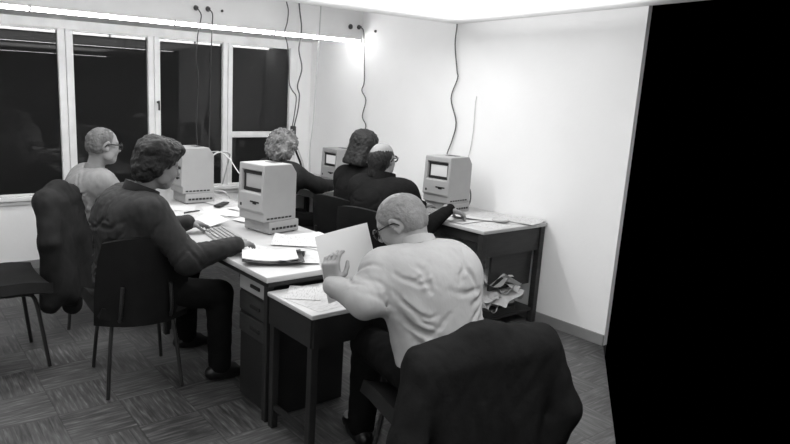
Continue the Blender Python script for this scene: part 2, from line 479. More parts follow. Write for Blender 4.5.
# sill
mb = MB(); mb.span((-.3, YW-.045, .610), (3.716, YW, .648), bevel=.006); mb.span((-.3, YW-.02, .575), (3.716, YW, .610), bevel=.003); struct('trim_sill', mb, FRAME)
mb = MB(); mb.span((-.3, YW-.012, 2.062), (3.716, YW+.05, 2.137), bevel=.003); struct('trim_head', mb, FRAME)
mb = MB(); mb.span((3.640, YW-.012, .648), (3.716, YW+.05, 2.062), bevel=.003); struct('trim_jamb', mb, FRAME)
edges = [(-.22, .535), (.600, 1.290), (1.416, 2.076), (2.192, 2.837), (2.945, 3.618)]
for i, (a, b) in enumerate(edges):
    z0, z1 = .648, 2.062
    fw = .05
    la = edges[i-1][1] if i else -.30
    rb = edges[i+1][0] if i < 4 else 3.640
    xl = (la+a)/2 if i else -.30
    xr = (b+rb)/2 if i < 4 else 3.640
    mb = MB()
    mb.span((xl+.002, YW-.018, z0), (a, YW+.045, z1), bevel=.005); mb.span((b, YW-.018, z0), (xr-.002, YW+.045, z1), bevel=.005)
    mb.span((a, YW+.0, z0), (b, YW+.04, z0+.018)); mb.span((a, YW+.0, z1-.012), (b, YW+.04, z1))
    if i == 4: mb.span((a, YW-.012, 1.134), (b, YW+.04, 1.194), bevel=.004)
    f = mb.build('window_%d' % (i+1), FRAME); tag(f, kind='structure')
    mb = MB(); mb.span((a, YW+.018, z0+.018), (b, YW+.024, z1-.012)); mb.build('pane', GLASS, f)
    if i in (1, 3):
        mb = MB(); mb.lathe((a-.028, YW-.018, 1.47), [(.012, 0), (.012, .012), (.007, .014), (.007, .03)], 12, axis=(0, -1, 0))
        mb.box((a-.028, YW-.048, 1.44), (.016, .012, .09), bevel=.004); mb.build('handle', TUBE, f, True)

# ------------------------------------------------------------------ fluorescent tubes along the beam and the ceiling edge
def tube_lamp(x0, x1, y, z, label, group):
    t = empty('fluorescent_tube', ((x0+x1)/2, y, z), 0, label, 'light', group)
    h = (x1-x0)/2
    MB().tube([(-h+.008, 0, 0), (h-.008, 0, 0)], .0135, 12, 0).build('glass_tube', LAMP, t, True)
    for sx in (-1, 1):
        MB().box((sx*(h-.004), 0, .004), (.008, .032, .034), bevel=.003).build('end_cap', FRAME, t)
    MB().box((0, .0, .022), (2*h, .03, .016), bevel=.002).build('batten', FRAME, t)
xs = [-.55, .66, 1.30+.0, 2.55, 3.87]
names = ['bare fluorescent tube along the beam edge above the leftmost window', 'bare fluorescent tube along the beam edge above the person in glasses by windows',
         'bare fluorescent tube along the beam edge below the wall plugs', 'bare fluorescent tube along the beam edge ending at the right wall']
xs = [-.45, .93, 2.0, 2.93, 3.885]
for i in range(4): tube_lamp(xs[i], xs[i+1]-.003, 4.922, 2.107, names[i], 'fluorescent tubes under the beam')

# ------------------------------------------------------------------ sockets and hanging cords
def plug_cord(x, pts, r, mat, label, top=None, face_y=4.904):
    t = empty('plug_and_cord', (x[0], x[1], x[2]), 0, label, 'cord', 'cords hanging from the beam')
    o = V(*x)
    MB().lathe((0, 0, 0), [(.020, 0), (.022, .006), (.017, .016), (.012, .03), (.006, .042)], 14, axis=(0, -1, 0)).build('plug', BAKE, t, True)
    if pts: MB().tube([tuple(V(*p)-o) for p in pts], r, 6, 3).build('cord', mat, t, True)
    return t
plug_cord((2.172, 4.903, 2.240), [(2.172, 4.870, 2.236), (2.200, 4.862, 2.191), (2.196, 4.860, 2.144), (2.174, 4.86, 2.049), (2.165, 4.86, 1.971), (2.156, 4.86, 1.829), (2.173, 4.86, 1.711), (2.164, 4.86, 1.50), (2.15, 4.84, 1.30), (2.14, 4.80, 1.05), (2.12, 4.78, .80)], .0045, CORDD, 'left one of two dark plugs on the beam with a cord hanging past the window')
plug_cord((2.277, 4.903, 2.242), [(2.277, 4.870, 2.238), (2.301, 4.862, 2.201), (2.297, 4.86, 2.115), (2.293, 4.86, 1.996), (2.286, 4.86, 1.85), (2.28, 4.86, 1.6), (2.27, 4.85, 1.3), (2.25, 4.82, 1.0), (2.22, 4.80, .80)], .0045, CORDD, 'right one of two dark plugs on the beam with a cord hanging past the window')
t = empty('wall_socket', (2.405, 4.903, 2.240), 0, 'tiny dark socket on the beam right of the two plugs', 'socket')
MB().lathe((0, 0, 0), [(.011, 0), (.011, .008), (.005, .012)], 12, axis=(0, -1, 0)).build('socket_body', BAKE, t, True)
t = empty('wall_socket', (3.745, 4.903, 2.232), 0, 'round dark socket on the beam near the right corner', 'socket')
MB().lathe((0, 0, 0), [(.024, 0), (.024, .008), (.018, .014)], 16, axis=(0, -1, 0)).build('socket_body', BAKE, t, True)
plug_cord((3.843, 4.903, 2.236), [(3.845, 4.870, 2.233), (3.868, 4.855, 2.200), (3.872, 4.842, 2.069), (3.872, 4.811, 1.742), (3.872, 4.841, 1.648), (3.872, 4.772, 1.555), (3.872, 4.813, 1.401), (3.872, 4.752, 1.308), (3.85, 4.80, 1.173), (3.84, 4.86, .95), (3.83, 4.86, .80)], .0055, CORD, 'dark plug near the right corner with a wavy cord hanging down the white wall')
t = empty('wall_socket', (3.885, 4.70, 2.19), 0, 'small dark plug stub on right wall beside the wavy corner cord', 'socket')
MB().lathe((.008, 0, 0), [(.013, 0), (.012, .012), (.006, .02)], 12, axis=(-1, 0, 0)).build('socket_body', BAKE, t, True)
def cord(name, pts, r, mat, label, cat='cord'):
    o = MB().tube(pts, r, 6, 3).build(name, mat, None, True); return tag(o, label, cat)
cord('power_cord', [(3.875, 3.700, 2.52), (3.875, 3.696, 2.3), (3.875, 3.671, 2.18), (3.875, 3.676, 2.026), (3.875, 3.633, 1.821), (3.875, 3.62, 1.758), (3.875, 3.674, 1.599), (3.875, 3.599, 1.408), (3.875, 3.627, 1.26), (3.86, 3.66, 1.125), (3.83, 3.62, .95), (3.80, 3.56, .77)], .0055, CORD, 'long wavy dark cord down the right wall to the computer by the desk edge')
cord('thin_cord', [(3.885, 3.415, 1.62), (3.882, 3.419, 1.551), (3.882, 3.417, 1.355), (3.88, 3.431, 1.196), (3.875, 3.45, 1.08), (3.86, 3.46, .80)], .003, CORDW, 'thin pale cord on the wall right of the wavy one above the computer')
o = empty('hanging_cable', (3.06, 4.86, 2.52), 0, 'two dark wavy cables dropping to a dark connector block in the corner', 'cable')
oo = V(3.06, 4.86, 2.52)
ca = [(2.99, 4.86, 2.52), (3.0, 4.86, 2.386), (3.023, 4.86, 2.305), (3.016, 4.86, 2.204), (2.993, 4.86, 2.117), (3.022, 4.86, 2.017), (3.042, 4.86, 1.881), (3.053, 4.86, 1.69), (3.087, 4.86, 1.621), (3.132, 4.86, 1.56), (3.116, 4.86, 1.398), (3.098, 4.86, 1.299)]
cb = [(3.12, 4.85, 2.52), (3.124, 4.85, 2.399), (3.138, 4.85, 2.3), (3.158, 4.85, 2.191), (3.156, 4.85, 2.096), (3.139, 4.85, 1.974), (3.177, 4.85, 1.819), (3.136, 4.85, 1.667), (3.159, 4.85, 1.579), (3.147, 4.85, 1.444), (3.112, 4.85, 1.305)]
MB().tube([tuple(V(*p)-oo) for p in ca], .0055, 6, 3).build('cable', CORD, o, True)
MB().tube([tuple(V(*p)-oo) for p in cb], .0065, 6, 3).build('cable', CORD, o, True)
MB().box(tuple(V(3.105, 4.855, 1.235)-oo), (.05, .04, .14), bevel=.012).build('connector_block', DARKP, o, True)
MB().tube([tuple(V(*p)-oo) for p in [(3.10, 4.855, 1.17), (3.15, 4.85, 1.051), (3.198, 4.84, .947), (3.214, 4.83, .815), (3.25, 4.80, .76)]], .010, 6, 2).build('lower_cable', CORDD, o, True)
MB().tube([tuple(V(*p)-oo) for p in [(3.118, 4.845, 1.17), (3.17, 4.84, 1.06), (3.215, 4.83, .95), (3.235, 4.82, .82), (3.27, 4.79, .76)]], .007, 6, 2).build('lower_cable', CORDW, o, True)
cord('pale_cord', [(3.375, 4.87, 2.52), (3.375, 4.87, 2.416), (3.364, 4.86, 2.17), (3.351, 4.86, 1.946), (3.343, 4.86, 1.72), (3.336, 4.87, 1.351), (3.33, 4.90, 1.069), (3.36, 4.92, .76)], .0065, CORDW, 'pale straight cord hanging in the room corner right of the dark cables')

# ------------------------------------------------------------------ desks
def legs(t, pts, h, w, mat, taper=1.):
    for x, y in pts:
        MB().box((x, y, h/2), (w, w, h), bevel=.003).build('leg', mat, t)
# far long table (window side) and the near one with the main computer: one height, two tables
def table(name, x0, y0, x1, y1, z, label, th=.030, apron=.02, cat='table', group=None, legw=.035, rail=False):
    t = empty(name, ((x0+x1)/2, (y0+y1)/2, 0), 0, label, cat, group)
    w, d = x1-x0, y1-y0
    mb = MB(); mb.box((0, 0, z-th/2), (w, d, th), bevel=.006, seg=2); mb.build('tabletop', TOP, t, True)
    mb = MB()
    for sx in (-1, 1): mb.box((sx*(w/2-.012), 0, z-th-apron/2), (.016, d-.03, apron))
    for sy in (-1, 1): mb.box((0, sy*(d/2-.012), z-th-apron/2), (w-.03, .016, apron))
    mb.build('apron', DESKD, t)
    legs(t, [(sx*(w/2-.03), sy*(d/2-.03)) for sx in (-1, 1) for sy in (-1, 1)], z-th, legw, DESKD)
    return t
T2 = table('computer_table', 1.42, 2.41, 2.205, 3.78, .745, 'white topped table carrying the middle computer, its keyboard and a black folder')
T3 = table('computer_table', 1.46, 3.80, 2.30, 5.30, .745, 'white topped table by the windows carrying the computer nearest the windows')
T1 = table('typing_table', 1.42, 2.03, 2.20, 2.405, .68, 'low narrow white topped table under the elbow of the person in white', th=.022, apron=.13)
MB().box((-.36, 0, .11), (.022, .31, .022)).build('stretcher', DESKD, T1)
# drawer unit under the near left corner of the main table
t = empty('drawer_unit', (1.70, 2.61, 0), 0, 'small pale drawer unit under the near corner of the middle table', 'drawers')
MB().box((0, 0, .347), (.44, .33, .69), bevel=.004).build('cabinet_body', DESKD, t)
for z, hh in ((.640, .085), (.535, .10), (.42, .10)):
    d = MB().box((-.228, 0, z), (.016, .30, hh), bevel=.004).build('drawer', MACF if z > .6 else DESKR, t)
    MB().box((-.240, -.02, z+.0), (.010, .09, .018), bevel=.003).build('handle', SLOT, d)
# desk along the right wall, near one
def side_desk(y0, y1, label):
    x0, x1, z = 3.215, XW-.004, .745
    t = empty('side_desk', ((x0+x1)/2, (y0+y1)/2, 0), 0, label, 'desk', None)
    w, d = x1-x0, y1-y0
    MB().box((0, 0, z-.0125), (w, d, .025), bevel=.004).build('tabletop', TOP, t, True)
    mb = MB()
    for sy in (-1, 1): mb.box((0, sy*(d/2-.03), z-.025-.085), (w-.06, .02, .17))
    mb.box((-w/2+.035, 0, z-.025-.035), (.02, d-.08, .07)); mb.box((w/2-.035, 0, z-.025-.085), (.02, d-.08, .17))
    mb.build('apron', DESKR, t)
    legs(t, [(sx*(w/2-.03), sy*(d/2-.03)) for sx in (-1, 1) for sy in (-1, 1)], z-.025, .045, DESKR)
    mb = MB(); mb.box((0, 0, .10), (w-.05, d-.04, .02)); mb.build('low_shelf', DESKR, t)
    MB().box((0.06, -d/2+.07, .42), (w-.24, .02, .26)).build('interior_shade_panel', DESKR, t)  # dark sheet standing in for the shade seen through the desk
    return t
side_desk(2.665, 4.18, 'dark desk with papers on its white top and low shelf against the bare right wall')
side_desk(4.24, 5.74, 'white topped desk in the corner by the windows carrying the far computer')

# ------------------------------------------------------------------ compact computers
def bev(o, w=.005, seg=2):
    m = o.modifiers.new('bevel', 'BEVEL'); m.width = w; m.segments = seg; m.limit_method = 'ANGLE'; m.angle_limit = math.radians(30); return o
def computer(loc, rz, label, screen):
    t = empty('compact_computer', loc, rz, label, 'computer', None)
    W, H, D = .246, .345, .277
    w = W/2
    ys = [-w, -.098, .098, w]; zs = [.062, .168, .305, H]
    xf = lambda z: .004+.018*(z/H)              # the face leans back a little
    bm = bmesh.new()
    Gd = [[bm.verts.new((xf(z), y, z)) for z in zs] for y in ys]
    Rc = {}
    for i in range(3):
        for j in range(3):
            if i == 1 and j == 1: continue
            bm.faces.new((Gd[i][j], Gd[i][j+1], Gd[i+1][j+1], Gd[i+1][j]))
    # opening walls
    ins = [bm.verts.new((xf(z)+.030, y, z)) for y, z in ((-.092, .176), (-.092, .298), (.092, .298), (.092, .176))]
    ring = [Gd[1][1], Gd[1][2], Gd[2][2], Gd[2][1]]
    for k in range(4): bm.faces.new((ring[k], ring[(k+1) % 4], ins[(k+1) % 4], ins[k]))
    bm.faces.new(ins)
    # rear profile (x,z) : top, sloped rear, bottom, recessed chin
    prof = [(.235, H), (D, H-.055), (D, 0), (.022, 0), (.022, .050)]
    Lp = [bm.verts.new((x, -w, z)) for x, z in prof]; Rp = [bm.verts.new((x, w, z)) for x, z in prof]
    bm.faces.new([Gd[0][3]]+Lp+[Gd[0][0], Gd[0][1], Gd[0][2]])
    bm.faces.new(([Gd[3][3]]+Rp+[Gd[3][0], Gd[3][1], Gd[3][2]])[::-1])
    bm.faces.new([Gd[3][3], Rp[0], Lp[0], Gd[0][3], Gd[1][3], Gd[2][3]])
    for k in range(4): bm.faces.new((Lp[k], Rp[k], Rp[k+1], Lp[k+1]))
    bm.faces.new((Lp[4], Rp[4], Gd[3][0], Gd[2][0], Gd[1][0], Gd[0][0]))
    bmesh.ops.recalc_face_normals(bm, faces=bm.faces[:])
    me = bpy.data.meshes.new('case'); bm.to_mesh(me); bm.free(); me.materials.append(MAC)
    bev(link(bpy.data.objects.new('case', me), t), .006, 2)
    # dark bezel lining with the lit tube in it
    mb = MB(); x = xf(.24)+.024
    mb.span((x-.008, -.091, .178), (x+.004, .091, .197)); mb.span((x-.008, -.091, .281), (x+.004, .091, .297))
    mb.span((x-.004, -.091, .197), (x+.004, -.079, .281)); mb.span((x-.004, .079, .197), (x+.004, .091, .281))
    mb.build('screen_bezel', DARKP, t)
    mb = MB(); mb.sheet(lambda u, v: (x+.003-.006*(1-(2*u-1)**2)*(1-(2*v-1)**2), -.080+.160*u, .196+.086*v), 8, 6, .003)
    mb.build('screen', screen, t, True)
    mb = MB(); mb.box((xf(.118)-.0005, -.045, .118), (.006, .085, .010), bevel=.002); mb.box((xf(.112)-.0003, -.045, .110), (.004, .034, .012), bevel=.001); mb.build('floppy_slot', SLOT, t)
    MB().box((xf(.09)-.0002, .088, .090), (.003, .016, .018), bevel=.002).build('badge', DARKP, t)
    for s in (-1, 1):
        mb = MB()
        for k in range(7): mb.box((.055+k*.029, s*(w+.0004), .020), (.022, .002, .010))
        mb.build('side_vent', DARKP, t)
    mb = MB(); mb.box((.19, 0, H-.004), (.06, .10, .012), bevel=.003); mb.build('handle_recess', DARKP, t)
    return t
def disk_drive(loc, rz, label):
    t = empty('disk_drive', loc, rz, label, 'disk drive', None)
    MB().box((.158, 0, .042), (.238, .246, .072), bevel=.005).build('case', MAC, t, True)
    for s in (-1, 1):
        mb = MB()
        for k in range(7): mb.box((.072+k*.029, s*.1232, .035), (.022, .002, .014))
        mb.build('side_vent', DARKP, t)
    for x in (.06, .25):
        for y in (-.1, .1): MB().lathe((x, y, 0), [(.010, 0), (.010, .007)], 10).build('rubber_foot', DARKP, t)
    return t
zT = .745
disk_drive((1.822, 3.290, zT), math.radians(9), 'flat pale disk drive under the middle computer')
computer((1.800, 3.292, zT+.0785), math.radians(9), 'large pale compact computer in the middle of the photo facing the person in dark jacket', SCREENM)
disk_drive((1.805, 4.475, zT), 0, 'flat pale disk drive under the computer by the windows')
computer((1.800, 4.475, zT+.0785), 0, 'pale compact computer by the windows seen from its side beyond the person in dark jacket', SCREENM)
disk_drive((3.405, 3.323, zT), math.radians(5), 'flat pale disk drive under the computer on near wall desk')
computer((3.400, 3.323, zT+.0785), math.radians(5), 'compact computer with bright screen on the near wall desk beside the hand on papers', SCREEN)
computer((3.520, 4.875, zT+.0005), 0, 'far compact computer with bright screen in the corner, beyond the two people in black', SCREEN)
def keyboard(loc, rz, label):
    t = empty('keyboard', loc, rz, label, 'keyboard', None)
    mb = MB(); mb.prism([(-.074, 0), (.074, 0), (.074, .030), (.06, .032), (-.07, .014)], -.19, .19, perm=(0, 1, 2)); bev(mb.build('case', MAC, t), .003)
    mb = MB()
    M = Matrix.Rotation(-math.atan2(.018, .13), 4, 'Y')
    for r in range(5):
        x = -.052+r*.0235; z = .0165+(x+.07)*.018/.13+.004
        if r == 0:
            mb.box((x, 0, z), (.017, .13, .009), bevel=.002, seg=1, M=M); cols = [-.15, -.13, -.09, .09, .13, .15]
        else: cols = [-.171+.019*c+(.005*(r % 3)) for c in range(18)]
        for y in cols: mb.box((x, y, z), (.0165, .0158, .009), bevel=.002, seg=1, M=M)
    mb.build('keys', KEYS, t)
    return t
keyboard((1.60, 3.22, zT+.0005), math.radians(-8), 'pale keyboard under the hands of the person in dark jacket')
keyboard((1.62, 4.52, zT+.0005), 0, 'pale keyboard in front of the computer by the windows')
keyboard((3.315, 3.33, zT+.0005), 0, 'pale keyboard before the bright screen on the near wall desk')
keyboard((3.36, 4.80, zT+.0005), 0, 'pale keyboard before the far computer in the corner')
# cables behind the computers
cord('back_cable', [(2.08, 4.40, 1.10), (2.15, 4.42, 1.125), (2.30, 4.55, 1.10), (2.40, 4.75, 1.02), (2.42, 4.9, .80)], .006, CORDW, 'pale cable arching from the back of the computer by the windows')
cord('back_cable', [(2.07, 4.42, 1.13), (2.05, 4.20, 1.15), (2.025, 4.0, 1.123), (2.032, 3.95, 1.086), (2.035, 3.85, 1.027), (2.05, 3.65, .93), (2.07, 3.55, .86), (2.10, 3.50, .76)], .0035, CORDW, 'pale cable slanting down behind the middle computer')
cord('back_cable', [(3.66, 3.36, 1.00), (3.74, 3.35, .98), (3.79, 3.32, .90), (3.76, 3.28, .82), (3.68, 3.24, .765)], .006, CORD, 'dark cable looping behind the bright screened computer on near wall desk')
cord('back_cable', [(2.06, 4.50, .77), (2.13, 4.45, .82), (2.20, 4.40, .81), (2.25, 4.42, .755)], .005, CORDW, 'short pale cable curling on table behind the window computer')

# ------------------------------------------------------------------ chairs
def make_chair():
    t = empty('shell_chair', (0, 0, 0))
    # faces local +X; seat .45 high
    def seat(u, v):
        x = -.215+.455*u; y = (-.24+.48*v)*(1-.10*(1-u)**2)
        z = .452-.022*math.sin(PI*u)*math.sin(PI*v)-.02*max(0, u-.75)/.25*.9+.025*(2*v-1)**4
        return (x, y, z)
    MB().sheet(seat, 14, 14, .055).build('seat', CHAIR, t, True, 60)
    def back(u, v):
        y = (-.235+.47*u)*(1-.16*v**3); c = (2*u-1)
        x = -.245-.045*v+.10*c*c*(1-.35*v)
        return (x, y, .40+.47*v-.03*c*c*v*v)
    MB().sheet(back, 14, 12, .028).build('backrest', CHAIR, t, True, 60)
    for sx, sy in ((-1, -1), (-1, 1), (1, -1), (1, 1)):
        x = sx*.15; y = sy*.15
        MB().tube([(x*.2, y, .420), (x*.9, y, .418), (x*1.15, y*1.05, .40), (x*1.30+(.0), y*1.2, .20), (x*1.45, y*1.30, .010)], .011, 8, 2).build('leg', TUBE, t, True)
    mb = MB(); mb.box((0, 0, .418), (.10, .30, .012)); mb.build('seat_frame', TUBE, t)
    for s in (-1, 1): MB().tube([(-.10, s*.13, .420), (-.22, s*.13, .415), (-.265, s*.13, .47), (-.278, s*.12, .62)], .010, 8, 2).build('back_support', TUBE, t, True)
    return t
ch = make_chair()
def place(o, x, y, rz, label):
    o.location = (x, y, 0); o.rotation_euler = (0, 0, rz); return tag(o, label, 'chair', None)
place(ch, 1.065, 3.215, math.radians(84), 'black shell chair under the person in dark jacket, its back towards us')
for x, y, rz, l in ((.44, 3.78, .05, 'empty black shell chair at the left edge of the photo'),
                    (1.13, 4.30, .0, 'black shell chair by the windows under the person in pale shirt'),
                    (1.72, 1.56, math.radians(72), 'black shell chair hidden under the big black coat behind the person in white shirt'),
                    (2.83, 3.25, .25, 'black shell chair under the person in glasses and black at near wall desk'),
                    (2.95, 3.72, .15, 'black shell chair under the farther of the two people in black'),
                    (2.72, 4.50, .1, 'black shell chair under the person in dark cardigan at corner desk')):
    c_ = place(copy_tree(ch), x, y, rz, l)
    if 'empty black' in l: c_.scale = (1.08, 1.08, 1.06)
    if 'big black coat' in l: c_.scale = (1, 1, .88)

# ------------------------------------------------------------------ people
UP = V(0, 0, 1)
def ik(a, b, l1, l2, pole):
    a = V(*a); b = V(*b); d = b-a; L = np.linalg.norm(d); Lm = min(L, (l1+l2)*.995); dn = d/L
    b2 = a+dn*Lm
    x = (l1*l1-l2*l2+Lm*Lm)/(2*Lm); hgt = math.sqrt(max(l1*l1-x*x, 0))
    p = V(*pole); p = nrm(p-dn*(p@dn))
    return a+dn*x+p*hgt, b2
def basis(hf, up=UP):
    hf = nrm(hf); l = nrm(np.cross(up, hf)); u = np.cross(hf, l)
    return np.array([hf, l, u])
def hand(s, W, d, n, side, curl, sc=1.):
    """palm + four jointed fingers + thumb; d along the palm, n out of the palm face, side = thumb side"""
    W = V(*W); d = nrm(d); n = nrm(V(*n)-d*(V(*n)@d)); sd = nrm(V(*side)-d*(V(*side)@d)-n*(V(*side)@n))
    B = np.array([d, sd, n])
    s.cap(W-d*.03, W+d*.02, .025*sc, .024*sc, .015)
    s.box(W+d*.050*sc, (.046*sc, .040*sc, .015*sc), .013*sc, B, .012)
    s.ell(W+d*.03*sc+sd*.022*sc+n*.008, (.03*sc, .018*sc, .018*sc), B, .01)
    for i, (o, ln) in enumerate(((.030, .072), (.0105, .080), (-.0095, .075), (-.029, .058))):
        p = W+d*.088*sc+sd*o*sc*1.05
        dd = d+sd*o*2.2
        a = curl*(.9+.12*i)
        rr = [.0098, .009, .0083, .0072]
        for j, fr in enumerate((.45, .32, .23)):
            an = a*(j+1)*.55
            q = p+(nrm(dd)*math.cos(an)+n*math.sin(an))*ln*fr*sc
            s.cap(p, q, rr[j]*sc, rr[j+1]*sc, .004); p = q
    p = W+d*.025*sc+sd*.032*sc
    q = p+(d*.55+sd*.65+n*.35)*.036*sc; r = q+(d*.85+sd*.15+n*.45)*.030*sc; z = r+(d*.9-sd*.1+n*.45)*.022*sc
    s.cap(p, q, .0125*sc, .0108*sc, .008).cap(q, r, .0105*sc, .0095*sc, .004).cap(r, z, .0095*sc, .0078*sc, .004)
def head(s, H, B, sc=1., jaw=1., nose=1.):
    f, l, u = B
    at = lambda a, b, c: H+(f*a+l*b+u*c)*sc
    R = lambda *r: tuple(x*sc for x in r)
    s.ell(at(-.012, 0, .032), R(.098, .077, .086), B, .02)
    s.ell(at(-.045, 0, .0), R(.058, .066, .07), B, .03)
    s.ell(at(.030, 0, -.030), R(.062, .060*jaw, .078), B, .03)
    s.ell(at(.052, 0, -.088), R(.034, .036*jaw, .026), B, .03)          # chin
    for b in (-1, 1):
        s.ell(at(.060, b*.038, -.028), R(.026, .022, .026), B, .02)      # cheeks
        s.ell(at(.020, b*.052*jaw, -.065), R(.03, .016, .026), B, .02)   # jaw angle
        s.cap(at(.080, b*.012, .030), at(.068, b*.048, .030), .011*sc, .010*sc, .012)   # brow
    s.cap(at(.084, 0, .016), at(.108*(.5+.5*nose), 0, -.020), .008*sc, .0125*sc, .012)
    s.ell(at(.098, 0, -.026), R(.013, .017, .010), B, .008)
    for b in (-1, 1):
        s.ell(at(.094, b*.032, .010), R(.020, .018, .012), B, .010, 's')
        s.ell(at(.076, b*.032, .008), R(.014, .015, .013), B, .003)      # lids and eyeball
    s.ell(at(.084, 0, -.050), R(.012, .026, .0075), B, .006); s.ell(at(.081, 0, -.063), R(.012, .023, .008), B, .006)
    s.ell(at(.092, 0, -.056), R(.010, .024, .0028), B, .002, 's')
    for b in (-1, 1):                                                    # ears
        Be = np.array([nrm(f*.95-u*.25), nrm(l*b+f*-.35), u])
        s.ell(at(-.006, b*.079, .004), R(.021, .010, .033), Be, .008)
        s.ell(at(.002, b*.088, .006), R(.010, .008, .018), Be, .005, 's')
        s.ell(at(-.002, b*.079, -.026), R(.009, .007, .010), Be, .006)
def torus_pts(c, a, b, ra, rb, n=20, t0=0., t1=2*PI):
    return [tuple(c+a*ra*math.cos(t0+(t1-t0)*i/n)+b*rb*math.sin(t0+(t1-t0)*i/n)) for i in range(n+1)]
def glasses(parent, org, H, B, sc=1., r=.003, mat=GLASS_FR, box=False):
    f, l, u = B; at = lambda a, b, c: H+(f*a+l*b+u*c)*sc
    o = V(*org)
    mb = MB(); T = lambda p: tuple(V(*p)-o)
    for b in (-1, 1):
        mb.tube([T(p) for p in torus_pts(at(.104, b*.033, .006), l, u, .026*sc, .020*sc)], r, 6, 0)
        mb.tube([T(at(.104, b*.058, .014)), T(at(.085, b*.076, .016)), T(at(.0, b*.086, .018)), T(at(-.022, b*.087, -.004))], r, 6, 1)
    mb.tube([T(at(.106, -.009, .012)), T(at(.110, 0, .014)), T(at(.106, .009, .012))], r, 6, 1)
    return mb.build('glasses', mat, parent, True)
def eyes(parent, org, H, B, sc=1.):
    f, l, u = B
    for b in (-1, 1):
        c = H+(f*.0835+l*b*.032+u*.008)*sc-V(*org)
        mb = MB(); bmesh.ops.create_uvsphere(mb.bm, u_segments=10, v_segments=8, radius=.0075*sc, matrix=Matrix.Translation(c)); mb.build('eye', EYE, parent, True)

